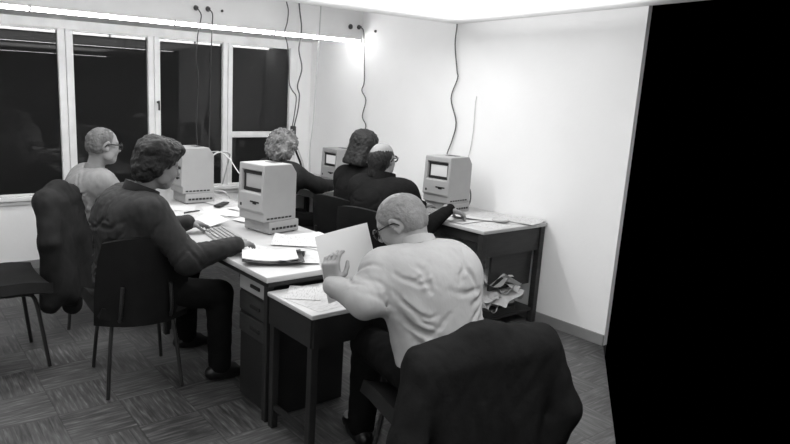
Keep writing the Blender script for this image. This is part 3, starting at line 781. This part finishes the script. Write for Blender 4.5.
def seated(name, label, P, f, N, H, hf, handL, handR, feet=None, res=.006, skin=SKIN, top=SHIRT, topname='shirt', bulk=1., hup=UP, polL=None, polR=None,
           shL=None, shR=None, fold=.005, foldwl=.10, seed=1, jaw=1., knees=.44, neckr=.056, legs_under=.0, sleeve=.0, cuffr=.046, kneesp=.13, backbulge=0., elL=None):
    """P pelvis, f facing, N base of neck, H head centre, hf where the face looks; hand = (wrist, dir, palm normal, thumb side, curl)"""
    P, N, H = V(*P), V(*N), V(*H); f = nrm(V(*f)); l = nrm(np.cross(UP, f))
    u = nrm(N-P); tf = nrm(np.cross(l, u)); Bt = np.array([tf, l, u])     # torso frame
    Bh = basis(hf, hup)
    shl = N-u*.060+l*.185*bulk+tf*.01 if shL is None else V(*shL); shr = N-u*.060-l*.185*bulk+tf*.01 if shR is None else V(*shR)
    Ltor = np.linalg.norm(N-P)
    mid = P+u*Ltor*.42-tf*.012; chest = P+u*Ltor*.70-tf*(.005+backbulge)
    arms = []
    for sh, hd, sgn, pol in ((shl, handL, 1, polL), (shr, handR, -1, polR)):
        pole = pol if pol is not None else (l*sgn*.6-UP*.8-f*.3)
        el, wr = ik(sh, hd[0], .30, .265, pole)
        if sgn == 1 and elL is not None: el = V(*elL)
        arms.append((sh, el, wr))
    lg = []
    for sgn in (1, -1):
        hip = P+l*sgn*.095-UP*.02; kn = hip+f*knees+l*sgn*(kneesp-.095)+UP*(-.02)
        kn[2] = .50
        an = V(kn[0], kn[1], .10)-f*legs_under+l*sgn*.01
        lg.append((hip, kn, an))
    org = (P[0], P[1], 0.)
    lo = np.min([P-.25, N-.28, H-.17]+[x-.09 for a in arms for x in a]+[x-.10 for g in lg for x in g]+[V(*handL[0])-.2, V(*handR[0])-.2]+[g[2]-V(.3, .3, .1) for g in lg], axis=0)
    hi = np.max([P+.25, N+.25, H+.17]+[x+.09 for a in arms for x in a]+[x+.10 for g in lg for x in g]+[V(*handL[0])+.2, V(*handR[0])+.2]+[g[2]+.25 for g in lg], axis=0)
    lo[2] = max(lo[2], -.01)
    # --- the body, one continuous surface
    s = SDF(lo, hi, res)
    s.ell(P+u*.02, (.115, .155, .12), Bt, .03); s.ell(mid, (.10, .135, .16), Bt, .05); s.ell(chest, (.105, .155, .17), Bt, .05)
    s.cap(shl, shr, .052, .052, .05)
    s.cap(N-u*.05, H-Bh[0]*.030*1-Bh[2]*.03, neckr+.006, neckr-.006, .035)
    head(s, H, Bh, 1., jaw)
    for (sh, el, wr), hd in zip(arms, (handL, handR)):
        s.cap(sh, el, .048, .040, .03); s.cap(el, wr, .040, .027, .02)
        hand(s, wr, hd[1], hd[2], hd[3], hd[4])
    for hip, kn, an in lg:
        s.cap(hip, kn, .075, .055, .03); s.cap(kn, an, .052, .036, .02); s.cap(an-UP*.04, an-UP*.04+f*.15, .032, .028, .02)
    body = s.build('person', skin, None, org)
    body.location = org
    tag(body, label, 'person', None)
    # --- top
    s = SDF(lo, hi, max(res, .006))
    k = bulk
    for i in range(6):
        q = i/5; c = P*(1-q)+chest*q+u*.02 + (mid-(P+(chest-P)*.55))*math.sin(PI*q)
        s.ell(c, ((.148-.014*q)*k, (.192+.004*q)*k, .15), Bt, .05)
    s.box(chest-u*.02, (.105*k, .175*k, .125), .10*k, Bt, .07)
    for sh in (shl, shr): s.cap(sh*.8+N*.2-u*.045, N-u*.072, .074*k, .062, .06); s.cap(sh*.55+chest*.45, chest, .09*k, .10*k, .08)
    for sh, el, wr in arms:
        w2 = el+(wr-el)*(1-sleeve)
        s.cap(sh-u*.008, el, .074*k, .064*k, .09); s.cap(el, w2, .064*k, cuffr*k, .04)
        s.cap(w2-nrm(wr-el)*.03, w2-nrm(wr-el)*.0, (cuffr-.004)*k, (cuffr-.006)*k, .01)
    s.folds(fold*.30, foldwl, seed, axis=nrm(u*.9+l*.5), sup=.85)
    rg = np.random.RandomState(seed)
    def onback(lat, q, side=-1):
        base = P*(1-q)+N*q+(chest-(P*.3+N*.7))*math.sin(PI*min(q, 1))
        ang = lat*1.25
        return base+(l*math.sin(ang)*.185+tf*side*math.cos(ang)*.135)*k
    runs = [((-1, .66), (-.1, .30)), ((-1, .58), (.05, .12)), ((-.95, .74), (.1, .62)), ((-1, .46), (-.25, .10)), ((-.9, .36), (-.4, .02)),
            ((1, .66), (.15, .34)), ((1, .56), (-.05, .16)), ((.95, .75), (-.05, .66)), ((1, .44), (.3, .08)), ((.25, .92), (.65, .72)), ((-.25, .92), (-.65, .70)),
            ((-.7, .10), (.6, .06)), ((-.6, .20), (.2, .22)), ((.1, .50), (.6, .30)),
            ((-.98, .70), (-.3, .48)), ((-.98, .52), (-.1, .22)), ((.98, .62), (.3, .42)), ((.98, .50), (.2, .26)), ((-.5, .84), (-.1, .60)), ((.5, .82), (.15, .58)), ((-.85, .28), (-.1, .16)), ((.85, .28), (.2, .14))]
    for (a0, q0), (a1, q1) in runs:
        a0 += rg.normal()*.06; q0 += rg.normal()*.03; a1 += rg.normal()*.12; q1 += rg.normal()*.05
        for side in ((-1, 1) if rg.rand() < .6 else (-1,)):
            pts = [onback(a0+(a1-a0)*t_+rg.normal()*.03, q0+(q1-q0)*t_+rg.normal()*.012-.05*math.sin(PI*t_), side) for t_ in np.linspace(0, 1, 6)]
            s.crease(pts, .008+.006*rg.rand(), fold*(.9+.8*rg.rand()))
    for sh, el, wr in arms:
        for A0, B0, rad, ts in ((sh, el, .066*k, (.30, .55, .75, .92)), (el, wr, .055*k, (.08, .25, .45, .7))):
            ax_ = nrm(B0-A0); e1 = nrm(np.cross(ax_, UP+.01)); e2 = np.cross(ax_, e1)
            for t_ in ts:
                ph = rg.uniform(0, 6.28); sk = rg.uniform(-.5, .5)*.12
                pts = [A0+(B0-A0)*t_+ax_*sk*(j/4-1)+(e1*math.cos(ph+j*.38)+e2*math.sin(ph+j*.38))*rad for j in range(9)]
                s.crease(pts, .010, fold*(.6+.5*rg.rand()))
    nd = nrm(u+nrm(H-N)*.35)
    s.cap(N-nd*.03, N+nd*.25, .056, .10, .01, 's')                       # neck opening
    shirt = s.build(topname, top, body, org)
    # --- trousers
    s = SDF(lo, hi, .010)
    s.ell(P-UP*.0, (.150, .190, .125), np.array([f, l, UP]), .03)
    for hip, kn, an in lg:
        s.cap(hip, kn, .098, .076, .04); s.cap(kn, an-UP*.005, .074, .062, .02)
    s.folds(.004, .12, seed+5)
    s.build('trousers', TROUS, body, org)
    for hip, kn, an in lg:
        b = nrm(f)
        s = SDF(an-V(.28, .28, .13), an+V(.28, .28, .06), .008)
        s.cap(V(an[0], an[1], .052)-b*.05, V(an[0], an[1], .048)+b*.06, .040, .042, .03); s.cap(V(an[0], an[1], .05)+b*.05, V(an[0], an[1], .038)+b*.155, .043, .034, .03)
        s.cap(V(an[0], an[1], .06), V(an[0], an[1], .11), .042, .042, .03); s.cut((0, 0, .006), (0, 0, -1))
        s.build('shoe', SHOE, body, org)
    eyes(body, org, H, Bh)
    return dict(o=body, org=org, H=H, B=Bh, N=N, u=u, tf=tf, l=l, f=f, arms=arms, nd=nd, lo=lo, hi=hi, P=P)
def hair(p, fn, mat, res=.005, pad=.17, name='hair', relax=1):
    s = SDF(p['H']-pad, p['H']+pad, res); B = p['B']; f, l, u = B
    at = lambda a, b, c: p['H']+f*a+l*b+u*c
    fn(s, at, B); return s.build(name, mat, p['o'], p['org'], relax)
def collar(p, mat, r=.068, thick=.011, hgt=.03, name='collar', tilt=.35, drop=.0):
    N, nd, l = p['N'], p['nd'], p['l']; a = nrm(np.cross(l, nd)); o = V(*p['org'])
    def fn(u_, v):
        t = -PI*.93+2*PI*.93*u_ ; rr = r*(1+.10*(1-v)); c = N+nd*(.0+drop+hgt*v)+a*.012
        q = c-a*math.cos(t)*rr*1.0+l*math.sin(t)*rr-nd*(1-abs(math.cos(t/2)))*.035
        return tuple(q-o)
    return MB().sheet(fn, 28, 4, thick).build(name, mat, p['o'], True, 80)

# A : white shirt, near
A = seated('person', 'person in white shirt seen from behind, holding up a sheet of paper', (1.735, 1.575, .555), (.28, .96, 0), (1.725, 1.740, 1.008), (1.694, 1.825, 1.090), (-.48, .80, -.62),
           ((1.450, 1.935, .835), (-.02, .22, .95), (.9, .35, 0), (.3, -.9, .2), 1.0), ((1.68, 2.05, .84), (-.30, .25, .75), (-.8, .3, 0), (-.2, -.9, .3), .9),
           res=.005, top=SHIRT, bulk=.94, shL=(1.565, 1.795, .930), shR=(1.825, 1.640, .925), elL=(1.455, 1.740, .825), polR=(.8, -.2, -.7), fold=.010, foldwl=.15, seed=4, jaw=1.06, backbulge=.02)
glasses(A['o'], A['org'], A['H'], A['B'])
def hA(s, at, B):
    s.ell(at(-.014, 0, .026), (.1045, .0845, .090), B, .01)
    s.ell(at(-.045, 0, -.01), (.064, .0715, .066), B, .02)
    s.ell(at(-.004, .10, -.005), (.034, .04, .036), B, .01, 's'); s.ell(at(-.004, -.10, -.005), (.034, .04, .036), B, .01, 's')
    f, l, u = B
    s.cut(at(.030, 0, .01), f*.8-u*.75)          # receding front
    s.cut(at(-.05, 0, -.062), -u-f*.15)
    s.rough(.0012, .02, 3)
hair(A, hA, HAIRW)
collar(A, SHIRT, .068, .012, .036, drop=.008)

# B : dark jacket
B_ = seated('person', 'person in dark worn jacket sitting sideways and typing at the middle computer', (1.02, 3.225, .555), (1, -.03, 0), (1.085, 3.185, 1.045), (1.190, 3.145, 1.195), (.92, -.02, -.30),
            ((1.46, 3.42, .815), (.85, .10, -.15), (0, .05, -1), (.2, -1, 0), .45), ((1.485, 2.845, .800), (.80, .45, -.06), (0, 0, -1), (.2, 1, 0), .45),
            res=.006, skin=SKIND, top=JACKET, topname='jacket', bulk=1.14, polL=(-.2, .6, -.8), polR=(0, -.35, -1), cuffr=.040, fold=.013, foldwl=.12, seed=11, backbulge=.045, kneesp=.24)
def hB(s, at, B):
    s.ell(at(-.032, 0, .050), (.120, .108, .100), B, .02)
    s.ell(at(-.070, 0, -.02), (.075, .090, .080), B, .03)
    for b in (-1, 1): s.ell(at(-.035, b*.070, -.015), (.04, .032, .05), B, .02)
    s.ell(at(.045, 0, .105), (.065, .070, .040), B, .03)
    f, l, u = B
    s.ell(at(.105, 0, -.02), (.085, .10, .075), B, .02, 's')
    s.ell(at(-.075, 0, -.055), (.055, .075, .06), B, .03); s.rough(.0035, .05, 5); s.rough(.0016, .02, 6)
hair(B_, hB, HAIRB, .005)
collar(B_, JACKET, .084, .020, .062, 'jacket_collar', drop=-.002)
collar(B_, SHIRT, .066, .010, .045, 'shirt_collar', drop=.010)

# C : pale shirt by the windows
C_ = seated('person', 'person in glasses, pale shirt and dark tie sitting by the dark windows', (1.10, 4.27, .555), (1, .05, 0), (1.14, 4.21, 1.050), (1.195, 4.170, 1.210), (.98, .05, -.10),
            ((1.46, 4.62, .83), (.8, .2, -.25), (0, .1, -1), (.2, -1, 0), .5), ((1.50, 4.22, .83), (.9, .1, -.22), (0, 0, -1), (.2, 1, 0), .5),
            res=.006, top=SHIRTC, bulk=.96, fold=.014, foldwl=.11, seed=21, jaw=1.05, polR=(-.1, -.5, -.85), backbulge=.02)
glasses(C_['o'], C_['org'], C_['H'], C_['B'], r=.0042)
def hC(s, at, B):
    s.ell(at(-.016, 0, .030), (.102, .083, .0885), B, .01)
    s.ell(at(-.050, 0, -.012), (.064, .073, .062), B, .02)
    f, l, u = B
    for b in (-1, 1): s.ell(at(-.002, b*.10, -.005), (.032, .04, .036), B, .01, 's')
    s.cut(at(.025, 0, .02), f*.9-u*.35); s.cut(at(-.05, 0, -.055), -u-f*.2)
    s.rough(.002, .02, 9)
hair(C_, hC, HAIRG)
collar(C_, SHIRTC, .068, .011, .035, drop=.006)
N, o = C_['N'], V(*C_['org'])
MB().sheet(lambda u, v: tuple(N+C_['nd']*.0+C_['tf']*(.085+.075*v-.03*v*v)-C_['u']*(.005+.30*v)+C_['l']*(u-.5)*(.03+.03*v)-o), 4, 12, .006).build('tie', COATC, C_['o'], True)

# D : black pullover at the wall desk
D_ = seated('person', 'person in glasses and black pullover with one hand on papers at near wall desk', (2.82, 3.26, .555), (1, .22, 0), (2.835, 3.27, 1.025), (2.865, 3.315, 1.160), (.93, .28, -.02),
            ((3.32, 3.36, .80), (1, .1, -.10), (0, .0, -1), (.1, 1, 0), .4), ((3.245, 3.01, .835), (.84, -.42, -.32), (-.2, 0, -1), (.1, 1, 0), .75),
            res=.007, top=BLACKK, topname='pullover', bulk=1.06, fold=.005, cuffr=.036, seed=31, jaw=1.1, polR=(0, -.08, -1), neckr=.062)
glasses(D_['o'], D_['org'], D_['H'], D_['B'], r=.0055)
def hD(s, at, B):
    s.ell(at(-.016, 0, .022), (.103, .085, .080), B, .01); s.ell(at(-.050, 0, -.012), (.066, .075, .070), B, .02)
    f, l, u = B
    for b in (-1, 1): s.ell(at(.004, b*.10, -.010), (.030, .04, .036), B, .01, 's')
    s.cut(at(.030, 0, .02), f*.9-u*.2); s.cap(at(-.05, 0, -.03), at(-.05, 0, -.10), .066, .062, .02); s.cut(at(-.05, 0, -.115), -u-f*.1)
    s.ell(at(-.090, .03, .100), (.050, .052, .045), B, .01, 's')
    s.rough(.002, .018, 13)
hair(D_, hD, HAIRB, .005)
collar(D_, BLACKK, .076, .016, .06, drop=.005)

# E : curly ash hair in the corner
E_ = seated('person', 'person in dark cardigan reaching to the corner desk below the dark cables', (2.66, 4.46, .555), (1, .15, 0), (2.725, 4.455, 1.020), (2.775, 4.470, 1.165), (.95, .20, -.12),
            ((3.26, 4.62, .815), (1, .10, -.15), (0, 0, -1), (.1, -1, 0), .5), ((3.27, 4.40, .815), (1, .12, -.15), (0, 0, -1), (.1, 1, 0), .5),
            res=.008, top=COATC, topname='cardigan', bulk=1.0, fold=.005, seed=41)
def hE(s, at, B):
    s.ell(at(-.025, 0, .020), (.125, .125, .118), B, .02); s.ell(at(-.055, 0, -.05), (.095, .125, .085), B, .03)
    f, l, u = B
    s.ell(at(.120, 0, -.03), (.075, .085, .085), B, .02, 's')
    s.rough(.010, .045, 15); s.rough(.004, .018, 16)
hair(E_, hE, HAIRE, .005)

# F : the black bob beyond D
F_ = seated('person', 'person in black sitting just beyond the person in glasses and black pullover', (2.96, 3.74, .555), (1, .1, 0), (2.995, 3.74, 1.045), (3.045, 3.72, 1.215), (.93, -.15, -.05),
            ((3.34, 3.92, .815), (1, 0, -.15), (0, 0, -1), (.1, -1, 0), .5), ((3.34, 3.66, .815), (1, 0, -.15), (0, 0, -1), (.1, 1, 0), .5),
            res=.008, top=BLACKK, topname='pullover', bulk=.86, fold=.004, seed=51)
def hF(s, at, B):
    f, l, u = B
    s.ell(at(-.015, 0, .040), (.108, .094, .090), B, .01)
    s.cap(at(-.05, 0, .045), at(-.135, 0, -.120), .080, .050, .03)
    for b in (-1, 1): s.cap(at(-.03, b*.045, .02), at(-.095, b*.080, -.120), .062, .050, .03)
    s.ell(at(.110, 0, -.04), (.080, .085, .115), B, .01, 's'); s.cut(at(-.06, 0, -.150), -u-f*.15)
    s.rough(.002, .03, 17)
hair(F_, hF, HAIRB, .005, pad=.24)
collar(F_, BLACKK, .074, .014, .06, drop=.0)

# ------------------------------------------------------------------ coats over the chair backs
def coat(name, label, c, ax, fw, top_z, half, drop, th, mat, seed, flare=.04, res=.010, low=(.0, .0), shoulder=.07, lean=.10, slope=0., fa=.005):
    """a coat hung by its shoulders over a backrest: c centre of the top, ax along the back, fw towards the front"""
    ax = nrm(V(*ax)); fw = nrm(V(*fw)); c = V(*c)
    R = half+.30
    s = SDF((c[0]-R, c[1]-R, top_z-drop-.1), (c[0]+R, c[1]+R, top_z+.15), res)
    P = lambda a, b, z: V(c[0], c[1], 0)+ax*a+fw*b+UP*(z+a*slope)
    # shoulders over the top edge, sloping to the ends
    s.cap(P(-half*.92, 0, top_z-.055), P(0, 0, top_z-.02), shoulder*.8, shoulder*.8, .05)
    s.cap(P(half*.92, 0, top_z-.055), P(0, 0, top_z-.02), shoulder*.8, shoulder*.8, .05)
    s.cap(P(-half*.2, -.01, top_z+.005), P(half*.2, -.01, top_z+.005), .030, .030, .03)        # collar roll
    # back panel and the two hanging sleeves
    for k in range(7):
        a = -1+2*k/6
        z1 = top_z-drop*(1-.10*abs(a))+.05*math.sin(k*2.1+seed)
        s.cap(P(a*half*.80, -.03, top_z-.08), P(a*(half*.82+flare), -.03-lean-.02*math.sin(k*1.7+seed), z1), th*1.05, th*1.25, .05)
    for sg in (-1, 1):
        s.cap(P(sg*half*.95, -.02, top_z-.08), P(sg*(half+.055), -.05-lean*.5, top_z-.30), .062, .060, .04)
        s.cap(P(sg*(half+.055), -.05-lean*.5, top_z-.30), P(sg*(half+flare*.6), -.04-lean*.7, top_z-.58), .060, .046, .03)
    s.folds(fa, .13, seed, axis=(0, 0, 1))
    s.cut((0, 0, .02), (0, 0, -1))
    org = (c[0], c[1], 0)
    o = s.build(name, mat, None, org); o.location = org
    return tag(o, label, 'coat')
coat('coat', 'big black coat hung over the chair back behind the person in white shirt', (1.640, 1.325, 0), (.955, -.30, 0), (.28, .96, 0), .800, .245, .70, .050, COAT, 3, flare=-.09, lean=.05, slope=.10)
coat('coat', 'dark coat hung over a chair back left of the person in pale shirt by windows', (.875, 4.06, 0), (.75, .66, 0), (-.66, .75, 0), .960, .15, .70, .050, COATC, 5, flare=.08, lean=.05, shoulder=.08)

# ------------------------------------------------------------------ papers and small things on the desks
def sheet_paper(x, y, z, rz, label, w=.21, d=.297, curl=.0, mat=PAPER, group=None, seed=0, name='sheet_of_paper', t=.0006, cat='paper'):
    rg = random.Random(seed)
    k1, k2, ph = rg.uniform(-1, 1), rg.uniform(-1, 1), rg.uniform(0, 6)
    def fn(u, v):
        a, b = u-.5, v-.5
        zz = curl*max(0, (a*k1+b*k2)*1.4)**2*4
        return (a*w, b*d, zz)
    o = MB().sheet(fn, 6, 8, t).build(name, mat, None, True, 60)
    o.location = (x, y, z+t/2+.0004); o.rotation_euler = (0, 0, rz)
    return tag(o, label, cat, group)
Z = zT
# middle table
G = 'papers strewn on the middle table'
rg = random.Random(3)
lay = [(1.62, 2.86, .2), (1.86, 2.62, 1.2), (2.02, 2.80, .4), (2.05, 3.02, 1.5), (1.72, 2.66, -.3), (2.08, 2.56, .1), (1.93, 2.93, .9), (2.02, 3.55, .3)]
for i, (x, y, a) in enumerate(lay):
    sheet_paper(x, y, Z+.0012*i, a, 'loose white sheet among the papers around the black folder on middle table', curl=.008 if i > 3 else .0, group=G, seed=i, mat=PAPERB if i % 2 else PAPER)
# standing sheet between keyboard and disk drive
o = sheet_paper(1.70, 3.60, Z+.012, .1, 'white sheet leaning beside the keyboard below the middle computer', w=.15, d=.21, curl=.03, seed=5, mat=PAPERB); o.rotation_euler = (0, math.radians(-12), .1); o.location.z = Z+.030
G = 'papers strewn on the table by the windows'
lay = [(1.78, 4.05, .3), (2.02, 4.08, 1.3), (1.62, 4.00, -.2), (1.95, 3.93, .7), (2.12, 4.28, .2), (1.70, 4.22, 1.1), (1.60, 4.85, .1), (2.20, 3.98, 1.9)]
for i, (x, y, a) in enumerate(lay):
    sheet_paper(x, y, Z+.0012*i, a, 'loose white sheet among the papers on the table by the windows', curl=.008 if i > 3 else 0, group=G, seed=20+i, mat=PAPERB if i % 2 else PAPER)
G = 'papers strewn on the near wall desk'
lay = [(3.42, 2.83, .3), (3.62, 2.86, 1.1), (3.76, 2.99, .1), (3.50, 3.02, .8), (3.66, 3.10, -.4), (3.40, 3.00, 1.6), (3.75, 2.80, .2), (3.60, 3.85, .2), (3.45, 3.80, 1.0)]
for i, (x, y, a) in enumerate(lay):
    sheet_paper(x, y, Z+.0012*i, a, 'loose white sheet among the papers on the near wall desk', curl=.008 if i in (3, 4, 6) else 0, group=G, seed=40+i, mat=PAPERB if i % 2 else PAPER)
G = 'papers on the corner desk'
for i, (x, y, a) in enumerate([(3.42, 4.42, .2), (3.60, 4.50, .9), (3.35, 4.55, -.3), (3.70, 4.40, .1)]):
    sheet_paper(x, y, Z+.0012*i, a, 'loose white sheet on the corner desk before the far computer', curl=.006, group=G, seed=60+i, mat=PAPERB)
G = 'papers on the low typing table'
for i, (x, y, a) in enumerate([(1.55, 2.20, .15), (1.78, 2.24, 1.2), (1.56, 2.30, .9), (1.98, 2.20, .1)]):
    sheet_paper(x, y, .68+.0012*i, a, 'loose printed sheet lying on the low typing table', group=G, seed=70+i, w=.20, d=.16 if i == 2 else .27)
# the page held up
hp = (1.56, 1.985, .905)
def page(u, v):
    a, b = u-.5, v-.5
    return (a*.23+.02*b, .10*(.25-a*a)*.6+b*.10, b*.27)
o = MB().sheet(page, 8, 8, .0007).build('sheet_of_paper', PAPERB, None, True, 60); o.location = hp; o.rotation_euler = (math.radians(-8), math.radians(-16), math.radians(-28)); tag(o, 'white page held up in the hands of the person in white shirt', 'paper')
# folder, wedge case, booklet, pens, pads
t = empty('folder', (1.60, 2.665, Z+.012), math.radians(62), 'open black folder with white pages at the near corner of middle table', 'folder')
MB().sheet(lambda u, v: ((u-.5)*.25, (v-.5)*.31, .004+.020*(1-math.cos((v-.5)*2.4))), 4, 10, .003).build('cover', FOLDER, t, True)
MB().sheet(lambda u, v: ((u-.5)*.215+.012, (v-.5)*.28+.014, .010+.022*(1-math.cos((v-.5)*2.4))), 4, 10, .005).build('pages', PAPERB, t, True)
mb = MB(); mb.prism([(-.05, 0), (.05, 0), (.045, .008), (-.035, .028)], -.022, .022, perm=(0, 1, 2)); o = bev(mb.build('wedge_case', FOLDER), .003); o.location = (1.775, 2.665, Z+.0125); o.rotation_euler = (0, 0, .9); tag(o, 'small black wedge shaped case right of the black folder', 'case')
mb = MB(); mb.box((0, 0, .006), (.05, .19, .012), bevel=.002); o = mb.build('pocket_book', FOLDER); o.location = (2.05, 4.165, Z+.012); o.rotation_euler = (0, 0, math.radians(-48)); tag(o, 'narrow black pocket book on papers behind the sheets by window table', 'book')
mb = MB(); mb.tube([(0, -.07, .006), (0, .05, .006), (0, .07, .006)], [.006, .006, .003], 8, 0); o = mb.build('pen', FOLDER, None, True); o.location = (1.732, 3.976, Z+.012); o.rotation_euler = (0, 0, math.radians(-73)); tag(o, 'black pen lying on papers near the face of the person in dark jacket', 'pen')
mb = MB(); mb.lathe((0, 0, 0), [(.055, 0), (.060, .012), (.052, .018), (.045, .010)], 20); o = mb.build('ashtray', CARD, None, True); o.location = (3.575, 2.83, Z+.0115); tag(o, 'small round grey dish on the papers of the near wall desk', 'dish')
t = empty('desk_gadget', (2.14, 2.73, Z+.0105), .6, 'small dark desk gadget with a knob before the person in white shirt', 'desk gadget')  # made-up gadget for a dark knobbed shape of unknown kind
mb = MB(); mb.prism([(-.06, 0), (.06, 0), (.05, .02), (.0, .028), (-.05, .05)], -.022, .022, perm=(0, 1, 2)); bev(mb.build('base', DARKP, t), .004)
MB().tube([(-.045, 0, .045), (-.048, 0, .075)], .006, 8, 0).build('stem', DARKP, t, True)
mb = MB(); bmesh.ops.create_uvsphere(mb.bm, u_segments=12, v_segments=8, radius=.013, matrix=Matrix.Translation((-.048, 0, .082))); mb.build('knob', CORD, t, True)
# crumpled papers on the low shelf of the near wall desk
rg = random.Random(9)
for i in range(8):
    x, y = 3.36+.30*rg.random(), 2.74+.10*rg.random()
    k = [rg.uniform(-1, 1) for _ in range(6)]
    def fn(u, v, k=k):
        a, b = u-.5, v-.5
        return (a*.27+.02*math.sin(9*b+k[0]*3), b*.20+.02*math.sin(8*a+k[1]*3), .04*math.sin(5*a+k[2]*3)*math.sin(6*b+k[3]*3)+.03*abs(a*k[4]*2+b*k[5]*2))
    o = MB().sheet(fn, 10, 10, .0008).build('crumpled_paper', PAPERB, None, True, 80)
    o.location = (x, y, .165+.026*i); o.rotation_euler = (rg.uniform(-.5, .5), rg.uniform(-.5, .5), rg.uniform(0, 3))
    tag(o, 'crumpled white sheet in the heap on the low shelf of the near wall desk', 'paper', 'crumpled papers on the low shelf')
mb = MB(); mb.box((0, 0, .025), (.30, .22, .05), bevel=.003); o = mb.build('paper_tray', DARKP); o.location = (3.50, 2.80, .1105); tag(o, 'dark tray under the crumpled papers on the low desk shelf', 'tray')

# ------------------------------------------------------------------ light
def area(name, loc, size, sy, power, rot=(0, 0, 0)):
    L = bpy.data.lights.new(name, 'AREA'); L.shape = 'RECTANGLE'; L.size = size; L.size_y = sy; L.energy = power
    o = bpy.data.objects.new(name, L); COL.objects.link(o); o.location = loc; o.rotation_euler = rot; return o
for x, y, ln, p, up, rz, wd in ((1.75, 3.40, 3.1, 27, 0, 0, 0), (2.0, 2.75, 3.4, 0, 31, 0, 1.5), (2.0, .9, 2.3, 21, 24, 0, .8), (-.7, 1.5, 2.2, 4, 18, PI/2, .8)):  # the last, turned row is a weak fill added at the left
    if p: area('ceiling_rows_and_fill', (x, y, 2.09), ln, .06, p, (0, 0, rz))
    if up: area('ceiling_rows_and_fill', (x, y, 2.06), ln, wd, up, (PI, 0, rz))  # wide upward fill added below the ceiling to whiten it
area('recess_fill', (1.4, 4.15, 2.50), 3.8, .25, 16)  # unseen fill, added in the recess to brighten the beam face
d = Vector((2.9, 3.2, 1.1))-Vector((-1.2, -.9, 1.95))
area('fill_light', (-1.2, -.9, 1.95), .9, .9, 12, d.to_track_quat('-Z', 'Y').to_euler())  # soft fill added behind the camera to the left
w = bpy.data.worlds.new('night'); S.world = w; w.use_nodes = True
w.node_tree.nodes['Background'].inputs['Color'].default_value = (0, 0, 0, 1)
w.node_tree.nodes['Background'].inputs['Strength'].default_value = 0

# ------------------------------------------------------------------ camera
F_PX, HC = 625., 1.58
right = V(.826, -.562, .035); down = V(-.083, -.183, -.979); fwd = V(.557, .807, -.198)
fwd = nrm(fwd); right = nrm(right-fwd*(right@fwd)); down = np.cross(fwd, right)
cam = bpy.data.cameras.new('camera'); co = bpy.data.objects.new('camera', cam); COL.objects.link(co)
M = Matrix.Identity(4)
for i in range(3):
    M[i][0] = right[i]; M[i][1] = -down[i]; M[i][2] = -fwd[i]
M[2][3] = HC
co.matrix_world = M
cam.sensor_fit = 'HORIZONTAL'; cam.sensor_width = 36; cam.lens = 36*F_PX/790
cam.shift_x = (395-312)/790
cam.clip_start = .05
S.camera = co
S.view_settings.view_transform = 'Standard'; S.view_settings.look = 'None'; S.view_settings.exposure = 0.; S.view_settings.gamma = 1.
S.view_settings.use_curve_mapping = False
